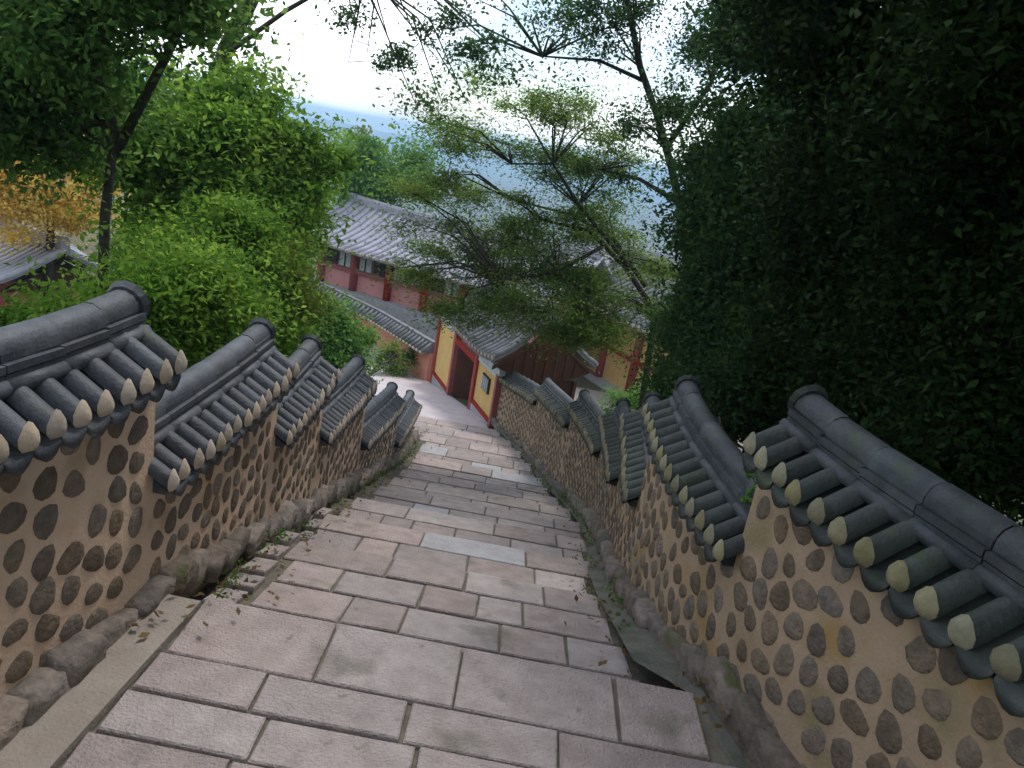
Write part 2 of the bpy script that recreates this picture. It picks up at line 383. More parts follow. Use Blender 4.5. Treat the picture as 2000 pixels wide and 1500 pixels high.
# sunken gutter along the right wall
v = []; gy = [1.6, 3.3, 3.6, 4.2, 5.0, 5.8, 6.6, 7.6, 9, 11, 13, 15, 17, 18.8]
def stepz(y):
    return float(np.interp(y, [step_lip(k)[0] for k in range(0, NST + 1)], [step_lip(k)[1] for k in range(0, NST + 1)]))
for y in gy:
    z = stepz(y) + 0.0 if y > 3.3 else -2.42
    v += [(np.interp(y, *RX) - 0.02, y, z - .02), (wx(SR, y) + .03, y, z + 0.03)]
MB().add(v, [(2 * i, 2 * i + 1, 2 * i + 3, 2 * i + 2) for i in range(len(gy) - 1)], False).build('gutter', M['gutter'], stair)
for y, w in ((4.3, .5), (4.85, .45), (5.35, .4), (5.8, .4), (6.25, .4)):
    x0, x1 = np.interp(y, *RX) + .02, wx(SR, y) - .06
    stone_block('gutter_slab', x0, max(x0 + .12, x1), y - w / 2, y + w / 2, stepz(y) + 0.02, .15, 0.34, m='gutter')

# lower path: pale paving from the foot of the steps past the gate
v = []; py = [18.36, 19.5, 20.5, 21.5, 22.5, 23.5, 24.5, 25.5, 26.5, 28, 30]
gate_x = lambda y: np.interp(y, [18.8, 24.4, 29, 33], [-0.35, -2.66, -5.4, -9.5])
for y in py:
    l = np.interp(y, [15, 18, 20, 24, 28, 31], [-3.2, -4.0, -4.9, -6.4, -9.0, -12])
    for k in range(5):
        v.append((l + (gate_x(y) - l) * k / 4, y, G(y) + 0.03 - (0.14 if y < 18.5 else 0)))
f = [(j * 5 + i, j * 5 + i + 1, (j + 1) * 5 + i + 1, (j + 1) * 5 + i) for j in range(len(py) - 1) for i in range(4)]
tag(MB().add(v, f, True).build('path', M['farpave']), kind='structure')
# courtyard inside the gate
v = [(0.7, 17.6, -8.05), (10, 17.6, -8.05), (10, 28.2, -8.30), (-1.5, 28.2, -8.30), (-1.2, 23.0, -8.15)]
tag(MB().add(v, [(0, 1, 2, 3, 4)]).build('courtyard', M['court']), kind='structure')

# ------------------------------------------------------------------ tiled walls
TH = 0.34      # wall thickness
SP = 0.152     # spacing of the cover tiles
def cover_mesh(mt, name, r=0.056, y0=-0.13, z0=0.140, y1=0.09, z1=0.012):
    mb = MB(); v = []; n = 7
    for (yy, zz, rr) in ((y0, z0, r * .94), ((y0 + y1) / 2, (z0 + z1) / 2, r * .97), (y1 - .02, z1 + .008, r), (y1, z1, r * 1.02)):
        for k in range(n):
            a = math.pi * k / (n - 1); v.append((math.cos(a) * rr, yy, zz + math.sin(a) * rr * 1.05))
    f = [(i * n + k, (i + 1) * n + k, (i + 1) * n + k + 1, i * n + k + 1) for i in range(3) for k in range(n - 1)]
    b = 3 * n; mb.add(v, f, True); mb.add(v[b:], [tuple(range(n - 1, -1, -1))])
    return mb.mesh(name, M[mt])
def plug_mesh(m='plug', y1=0.092, z1=0.012, r=0.057):
    pr = []
    for k in range(10):
        a = -math.pi / 2 + 2 * math.pi * k / 10
        x, z = math.cos(a) * r * 0.96, math.sin(a) * r * 0.9
        if z > 0.02: x *= 0.72; z *= 1.35
        pr.append((x, z + 0.012))
    v = [(x, y1, z1 + z) for x, z in pr] + [(x * .55, y1 + .022, z1 + .008 + (z - .01) * .55) for x, z in pr] + [(0, y1 + .028, z1 + .01)]
    f = [(i, (i + 1) % 10, 10 + (i + 1) % 10, 10 + i) for i in range(10)] + [(10 + i, 10 + (i + 1) % 10, 20) for i in range(10)]
    return MB().add(v, f, True).mesh('end_plug', M[m])
def valley_mesh(mt):
    n = 6; v = []
    for (yy, zz) in ((-0.14, 0.125), (0.105, -0.008)):
        for k in range(n):
            u = k / (n - 1) * 2 - 1; v.append((u * SP / 2, yy, zz - 0.022 * (1 - u * u)))
    for k in range(n):     # drooping lip at the eave
        u = k / (n - 1) * 2 - 1; v.append((u * SP / 2 * .96, 0.112, -0.026 - 0.052 * (1 - u * u)))
    for k in range(n):
        u = k / (n - 1) * 2 - 1; v.append((u * SP / 2 * .96, 0.092, -0.026 - 0.050 * (1 - u * u)))
    for k in range(n):
        u = k / (n - 1) * 2 - 1; v.append((u * SP / 2, -0.0, 0.02 - 0.022 * (1 - u * u)))
    f = [(i * n + k, (i + 1) * n + k, (i + 1) * n + k + 1, i * n + k + 1) for i in range(4) for k in range(n - 1)]
    return MB().add(v, f, True).mesh('valley_tile', M[mt])
RL = 0.30
def ridge_top_mesh(mt):
    n = 8; v = []
    for x, rr in ((-RL / 2, .068), (-RL / 2 + .03, .070), (RL / 2 - .012, .074), (RL / 2 - .003, .070)):
        for k in range(n):
            a = math.pi * (k / (n - 1)) * 1.16 - 0.08 * math.pi
            v.append((x, math.cos(a) * rr, math.sin(a) * rr))
    f = [(i * n + k, i * n + k + 1, (i + 1) * n + k + 1, (i + 1) * n + k) for i in range(3) for k in range(n - 1)]
    f += [tuple(range(n)), tuple(range(4 * n - 1, 3 * n - 1, -1))]
    return MB().add(v, f, True).mesh('ridge_tile', M[mt])
def ridge_course_mesh(mt):
    mb = MB()
    for z, hw, h in ((0.02, .100, .034), (.060, .088, .030), (.097, .094, .030), (.130, .070, .030)):
        mb.box((0, 0, z), RL - 0.006, hw * 2, h)
    return mb.mesh('ridge_course', M[mt])
def roll_mesh(mt):     # rounded tile course lying along the foot of the ridge
    mb = MB(); mb.tube([(-RL / 2, 0, 0), (RL / 2 - .004, 0, 0)], 0.034, 7); return mb.mesh('ridge_roll', M[mt])
def disc_mesh(mt):
    n = 12; v = []
    for x, rr in ((-.02, .085), (.012, .098), (.02, .085)):
        for k in range(n):
            a = 2 * math.pi * k / n; v.append((x, math.cos(a) * rr, math.sin(a) * rr * 1.02))
    f = [(i * n + k, i * n + (k + 1) % n, (i + 1) * n + (k + 1) % n, (i + 1) * n + k) for i in range(2) for k in range(n)]
    f += [tuple(range(n - 1, -1, -1)), tuple(range(2 * n, 3 * n))]
    return MB().add(v, f, False).mesh('ridge_end_tile', M[mt])
def stone_mesh(seed):
    rr = random.Random(seed); n = 11
    ph = [rr.uniform(0, 6.28) for _ in range(3)]
    rad = [0.5 * (1 + .10 * math.sin(2 * 6.283 * k / n + ph[0]) + .07 * math.sin(3 * 6.283 * k / n + ph[1]) + rr.uniform(-.05, .05)) for k in range(n)]
    el = rr.uniform(.82, 1.2)
    pt = [(math.cos(6.283 * k / n) * rad[k] * el, math.sin(6.283 * k / n) * rad[k] / el) for k in range(n)]
    tx, tz = rr.uniform(-.06, .06), rr.uniform(-.06, .06)
    v = [(x, -0.20, z) for x, z in pt] + [(x * .94, .05 + .0 * rr.random(), z * .94) for x, z in pt] + [(x * .60 + tx, .13 + rr.uniform(-.025, .025), z * .60 + tz) for x, z in pt] + [(tx * 1.5, .15, tz * 1.5)]
    f = [(i * n + k, i * n + (k + 1) % n, (i + 1) * n + (k + 1) % n, (i + 1) * n + k) for i in range(2) for k in range(n)]
    f = [tuple(reversed(q)) for q in f] + [(2 * n + (k + 1) % n, 2 * n + k, 3 * n) for k in range(n)]
    return MB().add(v, f, True).mesh('stone', M['wallstone'])
def rock_mesh(seed, m='basestone'):
    rr = random.Random(seed)
    def q(x, y, z):
        return (x + rr.uniform(-.06, .06), y + rr.uniform(-.06, .06), z + rr.uniform(-.06, .06))
    g = [-.5, -.18, .2, .5]
    v = []; idx = {}
    for i, a in enumerate(g):
        for j, b in enumerate(g):
            for k, c in enumerate(g):
                if 0 < i < 3 and 0 < j < 3 and 0 < k < 3: continue
                ln = math.sqrt(a * a + b * b + c * c); s = 1.0 - 0.15 * max(0, ln - 0.55) / 0.32
                idx[i, j, k] = len(v); v.append(q(a * s, b * s, c * s))
    f = []
    for a in range(3):
        for b in range(3):
            f += [(idx[0, a, b], idx[0, a, b + 1], idx[0, a + 1, b + 1], idx[0, a + 1, b]), (idx[3, a, b], idx[3, a + 1, b], idx[3, a + 1, b + 1], idx[3, a, b + 1]),
                  (idx[a, 0, b], idx[a + 1, 0, b], idx[a + 1, 0, b + 1], idx[a, 0, b + 1]), (idx[a, 3, b], idx[a, 3, b + 1], idx[a + 1, 3, b + 1], idx[a + 1, 3, b]),
                  (idx[a, b, 0], idx[a, b + 1, 0], idx[a + 1, b + 1, 0], idx[a + 1, b, 0]), (idx[a, b, 3], idx[a + 1, b, 3], idx[a + 1, b + 1, 3], idx[a, b + 1, 3])]
    return MB().add(v, f, True).mesh('base_stone', M[m])
STONES = [stone_mesh(i) for i in range(14)]
ROCKS = [rock_mesh(i) for i in range(8)]
def meshes(mt, rt, pl, sp):
    return dict(plug=plug_mesh(pl), sp=sp, cover=cover_mesh(mt, 'cover_tile'), valley=valley_mesh(mt), top=ridge_top_mesh(rt), course=ridge_course_mesh(rt), roll=roll_mesh(rt), disc=disc_mesh(mt))
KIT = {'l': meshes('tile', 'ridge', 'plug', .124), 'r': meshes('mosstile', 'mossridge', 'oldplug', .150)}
def joined(name, items, mt, parent):
    """many placed meshes as one object (pieces too small or too many to pick apart)"""
    V = []; Fq = []; b = 0
    for me, Mx in items:
        n = len(me.vertices); a = np.empty(n * 3); me.vertices.foreach_get('co', a); a = a.reshape(-1, 3)
        A = np.array(Mx); V.append(a @ A[:3, :3].T + A[:3, 3])
        Fq += [tuple(i + b for i in p.vertices) for p in me.polygons]; b += n
    me = bpy.data.meshes.new(name); me.from_pydata(np.vstack(V).tolist(), [], Fq); me.materials.append(mt)
    me.polygons.foreach_set('use_smooth', [True] * len(me.polygons))
    o = link(bpy.data.objects.new(name, me), parent); o['kind'] = 'stuff'; return o

def build_wall(name, label, S, side, kit, sections, base_z, cap_limit):
    """sections: (y0, y1, eave z at y0, eave z at y1); side -1 left, +1 right"""
    root = empty(name, (wx(S, 3.3), 3.3, G(3.3)), label, 'wall')
    o0 = Vector(root.location)
    IN = lambda t: Vector((-side * t.y, side * t.x, 0)).normalized()     # towards the path
    rest_stone = []; rest_tile = []; rest_plug = []; rest_ridge = []; n_st = 0; n_rock = 0
    for (y0, y1, e0, e1) in sections:
        ny = max(2, int((y1 - y0) / 0.2))
        ring = []
        for i in range(ny + 1):
            y = y0 + (y1 - y0) * i / ny; t = wtan(S, y); inn = IN(t); p = Vector((wx(S, y), y, 0)); e = e0 + (e1 - e0) * i / ny
            zb = base_z(y) - 0.35
            for a, z in ((0.0, zb), (0.0, e - .01), (TH / 2, e + .13), (TH, e - .01), (TH, zb)):
                q = p - inn * a; ring.append(Vector((q.x, q.y, z)) - o0)
        f = []
        for i in range(ny):
            for k in range(4):
                a, b = i * 5 + k, (i + 1) * 5 + k
                f.append((a, b, b + 1, a + 1) if side > 0 else (a, a + 1, b + 1, b))
        f += [(0, 1, 2, 3, 4) if side > 0 else (4, 3, 2, 1, 0), tuple(ny * 5 + k for k in ((4, 3, 2, 1, 0) if side > 0 else (0, 1, 2, 3, 4)))]
        body = MB().add(ring, f).build('wall_section', M['plaster' if side < 0 else 'shadeplaster'], root)
        # round stones set in the plaster of the inner face
        yy = y0 + 0.06; colm = 0
        ln = lambda y: 1.0 / max(.3, wtan(S, y).y)
        while yy < y1 - .05:
            t = wtan(S, yy); inn = IN(t); e = e0 + (e1 - e0) * (yy - y0) / (y1 - y0)
            z = base_z(yy) + 0.10 + (0.082 if colm % 2 else 0)
            while z < e - 0.07:
                sz = random.uniform(.112, .150); jy = random.uniform(-.014, .014); jz = random.uniform(-.012, .012)
                y2 = min(max(yy + jy, y0 + .03), y1 - .07)
                p = Vector((wx(S, y2), y2, z + jz)) - o0
                rot = Matrix.Rotation(random.uniform(-.5, .5), 4, 'Y')
                Mx = frame(p, t * sz * random.uniform(.84, 1.0), inn * sz * .5, Vector((0, 0, 1)) * sz * random.uniform(.95, 1.18)) @ rot
                if random.random() > .04:
                    me = random.choice(STONES)
                    if n_st < 300 and y2 > 1.4: place('stone', me, Mx, body); n_st += 1
                    else: rest_stone.append((me, Mx))
                z += random.uniform(.150, .182)
            yy += 0.142; colm += 1
        # roof
        bed = MB(); v = []
        for i in range(ny + 1):
            y = y0 + (y1 - y0) * i / ny; t = wtan(S, y); inn = IN(t); e = e0 + (e1 - e0) * i / ny
            for a, z in ((-.075, -.03), (TH / 2 - .02, .10), (TH / 2 + .02, .10), (TH + .075, -.03), (TH + .06, -.055), (-.06, -.055)):
                v.append(Vector((wx(S, y), y, e + z)) - inn * a - o0)
        n6 = 6
        f = [(i * n6 + k, (i + 1) * n6 + k, (i + 1) * n6 + (k + 1) % n6, i * n6 + (k + 1) % n6) for i in range(ny) for k in range(n6)]
        if side < 0: f = [tuple(reversed(q)) for q in f]
        f += [tuple(range(6)), tuple(ny * 6 + k for k in range(5, -1, -1))]
        cop = bed.add(v, f).build('coping', kit['cover'].materials[0], root)
        SPK = kit['sp']; nt_ = max(2, round((y1 - y0) / SPK)); st = (y1 - y0 + .01) / nt_
        for i in range(nt_ + 1):
            y = y0 + st * i - .0
            u = (y - y0) / (y1 - y0); t = wtan(S, y); inn = IN(t); e = e0 + (e1 - e0) * u + random.uniform(-.004, .004)
            lift = .035 * max(0, u - .72) / .28
            tx = t if side > 0 else t
            sx = st / SP
            jit = random.uniform(-.012, .012)
            for s_in in (1, -1):
                d = inn * s_in
                base = Vector((wx(S, y), y, e + lift)) - (inn * TH if s_in < 0 else Vector((0, 0, 0))) - o0
                x_ax = d.cross(Vector((0, 0, 1))) * (.9 if kit['sp'] < .14 else 1)
                Mc = frame(base + d * jit, x_ax, d, Vector((0, 0, 1)))
                ym = y + st / 2; pm = Vector((wx(S, ym), ym, e + lift)) - (inn * TH if s_in < 0 else Vector((0, 0, 0))) - o0
                Mv = frame(pm, x_ax.normalized() * sx, d, Vector((0, 0, 1)))
                if s_in > 0 and y1 > 2.2:
                    place('cover_tile', kit['cover'], Mc, cop)
                    place('end_plug', kit['plug'], Mc, cop)
                    if i < nt_: place('valley_tile', kit['valley'], Mv, cop)
                else:
                    rest_tile.append((kit['cover'], Mc)); rest_plug.append((kit['plug'], Mc))
                    if i < nt_: rest_tile.append((kit['valley'], Mv))
        # ridge
        nr = max(2, round((y1 + .05 - y0) / RL)); sr = (y1 + .05 - y0) / nr
        def curl(u): return .035 * max(0, (u - .55) / .45) ** 2
        for i in range(nr):
            ya = y0 + sr * (i + .5); t = wtan(S, ya); inn = IN(t)
            u0, u1 = i / nr, (i + 1) / nr
            em = e0 + (e1 - e0) * (i + .5) / nr; dz = (e1 - e0) / nr + curl(u1) - curl(u0)
            x_ax = Vector((t.x * sr / t.y, t.y * sr / t.y, dz)) / RL
            p = Vector((wx(S, ya), ya, em + (curl(u0) + curl(u1)) / 2)) - inn * TH / 2 - o0
            up = Vector((0, 0, 1)); yax = up.cross(t)
            Mt = frame(p + up * .112, x_ax, yax, up)
            place('ridge_course', kit['course'], Mt, cop)
            place('ridge_tile', kit['top'], frame(p + up * .252, x_ax, yax, up), cop)
            place('ridge_roll', kit['roll'], frame(p + up * .142 + inn * .088, x_ax, yax, up), cop)
        t = wtan(S, y1); inn = IN(t); up = Vector((0, 0, 1))
        p = Vector((wx(S, y1 + .05), y1 + .055, e1 + .035)) - inn * TH / 2 - o0
        dirx = Vector((t.x, t.y, .35)).normalized()
        place('ridge_end_tile', kit['disc'], frame(p + up * .258, dirx, up.cross(t), dirx.cross(up.cross(t))), cop)
        place('end_plug', kit['plug'], frame(p + up * .12 - t * .12 + inn * .03, up.cross(t), t, up * 1.5), cop)
    # rough stones along the foot of the wall
    ymax = sections[-1][1]; y = 1.2
    while y < ymax:
        w = random.uniform(.18, .36) * (1.0 if y < 8 else 1.25)
        t = wtan(S, y); inn = IN(t); h = random.uniform(.09, .17) * (1.25 if side > 0 and y < 3.6 else 1)
        nlay = 1
        for q in range(nlay):
            d = random.uniform(.10, .16) + (.10 if nlay == 2 and q == 0 else 0)
            p = Vector((wx(S, y + w / 2), y + w / 2, base_z(y + w / 2) + (.02 if q == 0 else .2) + random.uniform(-.03, .03))) + inn * (d * .22 - .01) - o0
            place('base_stone', random.choice(ROCKS), frame(p, t * w * 1.12, inn * d * 1.2, Vector((0, 0, h * 1.25))) @ Matrix.Rotation(random.uniform(-.2, .2), 4, 'Y'), root)
        y += w * .95
    if rest_stone: joined('small_stones', rest_stone, M['wallstone'], root)
    joined('outer_roof_tiles', rest_tile, kit['cover'].materials[0], root)
    joined('outer_end_plugs', rest_plug, kit['plug'].materials[0], root)
    return root
secL = [(-0.5, 1.35, -0.72, -0.72), (1.35, 3.27, -1.24, -1.24), (3.27, 5.06, -1.79, -1.79), (5.06, 6.52, -2.26, -2.26), (6.52, 8.75, -2.84, -3.04), (8.75, 12.1, -3.80, -4.42), (12.1, 15.2, -5.12, -5.55)]
secR = [(-0.3, 1.75, -0.65, -0.65), (1.75, 3.50, -1.24, -1.22), (3.50, 5.46, -1.76, -1.76), (5.46, 7.3, -2.42, -2.45), (7.3, 9.55, -3.06, -3.24), (9.55, 12.6, -3.66, -4.12), (12.6, 16.05, -4.42, -5.02), (16.05, 18.75, -5.25, -5.72)]
def baseL(y): return stepz(y) + .02 if y > 3.3 else -2.38 + max(0, 2.2 - y) * .25
def baseR(y): return stepz(y) + .02 if y > 3.3 else -2.38 + max(0, 2.2 - y) * .25
build_wall('stone_wall', 'left garden wall of round stones in tan plaster with stepped blue grey tile coping', SL, -1, KIT['l'], secL, baseL, 0)
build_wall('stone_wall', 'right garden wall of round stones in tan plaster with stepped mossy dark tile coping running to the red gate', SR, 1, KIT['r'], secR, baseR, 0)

# ------------------------------------------------------------------ gabled tile roofs for the buildings
def gable_roof(parent, Mx, length, half, z_eave, z_ridge, tile, row=0.3, rows_as_parts=True, board=None, sag=0.12, plug='plug', ridge_h=.22):
    """Mx: local frame, x along the ridge, y across; the roof is centred on the local origin"""
    def prof(u):     # u 0 at ridge .. 1 at eave, slightly hollow
        return half * u, z_ridge + (z_eave - z_ridge) * (u + sag * math.sin(math.pi * u))
    up_end = lambda x: 0.22 * (abs(x) / (length / 2)) ** 3
    NX, NU = 10, 6
    th = .10
    mb = MB()
    for s in (1, -1):
        v = []
        for i in range(NX + 1):
            x = -length / 2 + length * i / NX
            for k in range(NU + 1):
                y, z = prof(k / NU); v.append(Mx @ Vector((x, s * y, z + up_end(x))))
        n = len(v)
        v += [p - Vector((0, 0, th)) for p in v]
        w = NU + 1; f = []
        for i in range(NX):
            for k in range(NU):
                a = i * w + k; q = (a, a + 1, a + w + 1, a + w)
                f += [q if s < 0 else tuple(reversed(q)), tuple(n + c for c in (reversed(q) if s < 0 else q))]
            a = i * w + NU; f.append((a, a + w, a + w + n, a + n))
        for i in (0, NX):
            for k in range(NU):
                a = i * w + k; f.append((a, a + 1, a + 1 + n, a + n))
        mb.add(v, f, False)
    roof = mb.build('roof', M[tile], parent)
    items = []; plugs = []
    nrow = int(length / row)
    for s in (1, -1):
        for i in range(nrow + 1):
            x = -length / 2 + .05 + (length - .1) * i / nrow
            pts = []
            for k in range(NU + 1):
                y, z = prof(k / NU * 1.01); pts.append(Mx @ Vector((x, s * y, z + .02 + up_end(x))))
            m2 = MB().tube(pts, row * .27, 6)
            pl = MB(); e = Mx.to_3x3() @ Vector((0, s, 0)); pl.tube([pts[-1] - e * .02, pts[-1] + e * .03], [row * .29, row * .2], 8)
            if rows_as_parts and s == 1:
                m2.build('tile_row', M[tile], roof); pl.build('tile_end', M[plug], roof)
            else:
                items.append((m2.mesh('t', M[tile]), Matrix.Identity(4))); plugs.append((pl.mesh('p', M[plug]), Matrix.Identity(4)))
    joined('tile_rows', items, M[tile], roof); joined('tile_ends', plugs, M[plug], roof)
    rb = MB(); n = 12
    for i in range(n):
        x0 = -length / 2 + length * i / n; x1 = x0 + length / n
        zz0, zz1 = z_ridge + up_end(x0), z_ridge + up_end(x1)
        v = []
        for x, z in ((x0, zz0), (x1, zz1)):
            for y, dz in ((-.12, -.03), (-.12, ridge_h * .7), (-.06, ridge_h), (.06, ridge_h), (.12, ridge_h * .7), (.12, -.03)):
                v.append(Mx @ Vector((x, y, z + dz)))
        rb.add(v, [(k, k + 1, k + 7, k + 6) for k in range(5)] + [(0, 5, 4, 3, 2, 1), (6, 7, 8, 9, 10, 11)])
    rb.build('ridge', M[tile], roof)
    return roof

# ------------------------------------------------------------------ red gate with yellow panels beside the path
g4, g1 = Vector((-0.33, 18.85, -7.02)), Vector((-2.62, 24.4, -7.90))
ex = Vector((g1.x - g4.x, g1.y - g4.y, 0)); GL = ex.length; ex.normalize(); en = Vector((-ex.y, ex.x, 0))   # en points to the path side
zf = -7.62
gate = empty('temple_gate', (g4.x, g4.y, zf), 'red posted gate with yellow panels and brown gable board at the foot of the steps', 'gate')
MG = frame((0, 0, 0), ex, en, (0, 0, 1))
def gb(mb, c, sx, sy, sz): return mb.box(c, sx, sy, sz, MG)
ground_at = lambda a: np.interp(a, [0, GL], [g4.z, g1.z]) - zf     # height of the sloping path against the gate's own level
posts = [0.0, 1.78, 3.98, 5.95]
ztop = 2.05
for i, a in enumerate(posts):
    gz = ground_at(a) - .06
    top = ztop if i != 2 else ztop + .45
    gb(MB(), (a, 0.0, (gz + top) / 2), .19 if i else .13, .20, top - gz).build('post', M['red'], gate)
gb(MB(), (2.9, 0.02, 1.83), 2.0, .15, .17).build('lintel', M['red'], gate)
gb(MB(), ((posts[0] + posts[3]) / 2 - .1, 0.0, ztop + .07), 6.0, .17, .16).build('wall_plate', M['jade'], gate)
for (a, b) in ((posts[0], posts[1]), (posts[2], posts[3])):
    gz = ground_at((a + b) / 2) - .2
    gb(MB(), ((a + b) / 2, -.02, (gz + .5 + 1.9) / 2), b - a - .2, .09, 1.9 - gz - .5).build('plaster_panel', M['yellow'], gate)
    gb(MB(), ((a + b) / 2, 0.015, gz + .44), b - a - .2, .13, .1).build('bottom_rail', M['red'], gate)
    gb(MB(), ((a + b) / 2, 0.005, gz + .14), b - a - .2, .16, .5).build('stone_base', M['stonebase'], gate)
    gb(MB(), ((a + b) / 2, 0.0, 1.955), b - a - .2, .12, .10).build('top_rail', M['jade'], gate)
# barred window in the panel nearest to the steps
win = gb(MB(), (.83, .05, 1.52), .60, .05, .42).build('window', M['dkred'], gate)
for q in range(4): gb(MB(), (.83 - .21 + .14 * q, .085, 1.52), .055, .03, .36).build('bar', M['jade'], win)
# door leaves and threshold
for q, (a, sw) in enumerate(((2.05, -.75), (3.72, .75))):
    d = MB(); d.box((0, 0, 0), .84, .06, 1.85)
    o = d.build('door', M['dkred'], gate)
    o.matrix_local = MG @ Matrix.Translation((a + (.15 if q == 0 else -.15), -.36, .9)) @ Matrix.Rotation(sw * 1.2, 4, 'Z')
gb(MB(), (2.9, 0, .0), 2.0, .22, .16).build('threshold', M['dark'], gate)
gb(MB(), (2.95, -2.1, .9), 6.1, .1, 2.2).build('rear_wall', M['dkred'], gate)
gb(MB(), (0.02, -1.05, .95), .1, 2.0, 2.1).build('side_wall', M['dkred'], gate)
MR = MG @ Matrix.Translation((1.92, -1.0, 0))
roof = gable_roof(gate, MR, 4.75, 1.42, 2.40, 3.65, 'midtile', .27, True)
# curved wind board hanging below the gable on the uphill side
v = []; nb = 12
for x in (-2.34, -2.28):
    for k in range(nb + 1):
        u = -1 + 2 * k / nb
        zt = 3.55 - 1.15 * (abs(u) + .12 * math.sin(math.pi * abs(u)))
        zb = 2.36 - .30 * (1 - u * u)
        v += [MR @ Vector((x, u * 1.28, zb)), MR @ Vector((x, u * 1.28, max(zt, zb + .02)))]
f = [(2 * k, 2 * k + 1, 2 * k + 3, 2 * k + 2) for k in range(nb)]
o2 = 2 * (nb + 1); f += [tuple(o2 + c for c in reversed(q)) for q in f]
f += [(2 * k, 2 * k + 2, o2 + 2 * k + 2, o2 + 2 * k) for k in range(nb)]
gbd = MB().add(v, f).build('gable_board', M['dkred'], gate)
for k in range(9):
    u = -.88 + .22 * k
    zt = 3.5 - 1.15 * (abs(u) + .12 * math.sin(math.pi * abs(u))); zb = 2.38 - .30 * (1 - u * u)
    MB().box((-2.355, u * 1.28, (zt + zb) / 2), .03, .05, max(.05, zt - zb - .06), MR).build('batten', M['dkred'], gbd)
for s in (1, -1):
    bb = MB(); pts = [(-2.36, s * 1.42 * u, 3.60 - 1.2 * (u + .12 * math.sin(math.pi * u))) for u in (0, .25, .5, .75, 1)]
    for p, q in zip(pts[:-1], pts[1:]):
        vv = [MR @ Vector((x, y, z + dz)) for (_, y, z) in (p, q) for dz in (-.09, .0) for x in (-2.38, -2.33)]
        bb.add(vv, [(0, 1, 3, 2), (4, 6, 7, 5), (0, 4, 5, 1), (2, 3, 7, 6), (0, 2, 6, 4), (1, 5, 7, 3)])
    bb.build('barge_board', M['dkred'], gate)

# ------------------------------------------------------------------ salmon wall with tile coping beyond the gate
def salmon_wall():
    P = [Vector((-2.75, 24.75)), Vector((-5.4, 28.6)), Vector((-8.6, 31.4)), Vector((-13.5, 35.2))]
    ztop_ = [-6.98, -7.15, -7.05, -7.2]
    root = empty('tiled_wall', (P[0].x, P[0].y, -8.2), 'low salmon plaster wall with grey tile coping between the red gate and the hall', 'wall')
    o0 = Vector(root.location)
    zb = -9.3
    for i in range(3):
        a, b = P[i], P[i + 1]; t = (b - a).normalized(); n = Vector((-t.y, t.x)); ln = (b - a).length
        ln_b = ln - .02
        c = (a + b) / 2
        for nm, h0, h1, dn, mt in (('plaster_panel', -8.1, None, 0, 'salmon'), ('stone_base', zb, -8.1, .02, 'stonebase')):
            v = []
            for s, zt in ((0, ztop_[i]), (1, ztop_[i + 1])):
                q = a + t * ln_b * s
                for d in (.15 + dn, -.15 - dn):
                    for z in (h0, h1 if h1 is not None else zt):
                        v.append((q.x + n.x * d - o0.x, q.y + n.y * d - o0.y, z - o0.z))
            MB().add(v, [(0, 1, 5, 4), (2, 6, 7, 3), (1, 3, 7, 5), (0, 2, 3, 1), (4, 5, 7, 6), (0, 4, 6, 2)]).build(nm, M[mt], root)
        # coping
        v = []
        for s, zt in ((0, ztop_[i]), (1, ztop_[i + 1])):
            q = a + t * ln * s
            for d, dz in ((.42, -.02), (.08, .26), (.08, .38), (-.08, .38), (-.08, .26), (-.42, -.02)):
                v.append((q.x + n.x * d - o0.x, q.y + n.y * d - o0.y, zt + dz - o0.z))
        cop = MB().add(v, [(k, k + 1, k + 7, k + 6) for k in range(5)] + [(0, 6, 11, 5), (0, 5, 4, 3, 2, 1), (6, 7, 8, 9, 10, 11)]).build('coping', M['midtile'], root)
        k = 0.1
        while k < ln:
            u = k / ln; zt = ztop_[i] + (ztop_[i + 1] - ztop_[i]) * u; q = a + t * k
            for s in (1, -1):
                p0 = Vector((q.x + n.x * s * .08, q.y + n.y * s * .08, zt + .29)) - o0; p1 = Vector((q.x + n.x * s * .44, q.y + n.y * s * .44, zt + .01)) - o0
                MB().tube([p0, p1], .07, 6).build('cover_tile', M['midtile'], cop)
                if s > 0: MB().tube([p1, p1 + (p1 - p0) * .14], [.075, .05], 7).build('end_plug', M['plug'], cop)
            k += .27
salmon_wall()

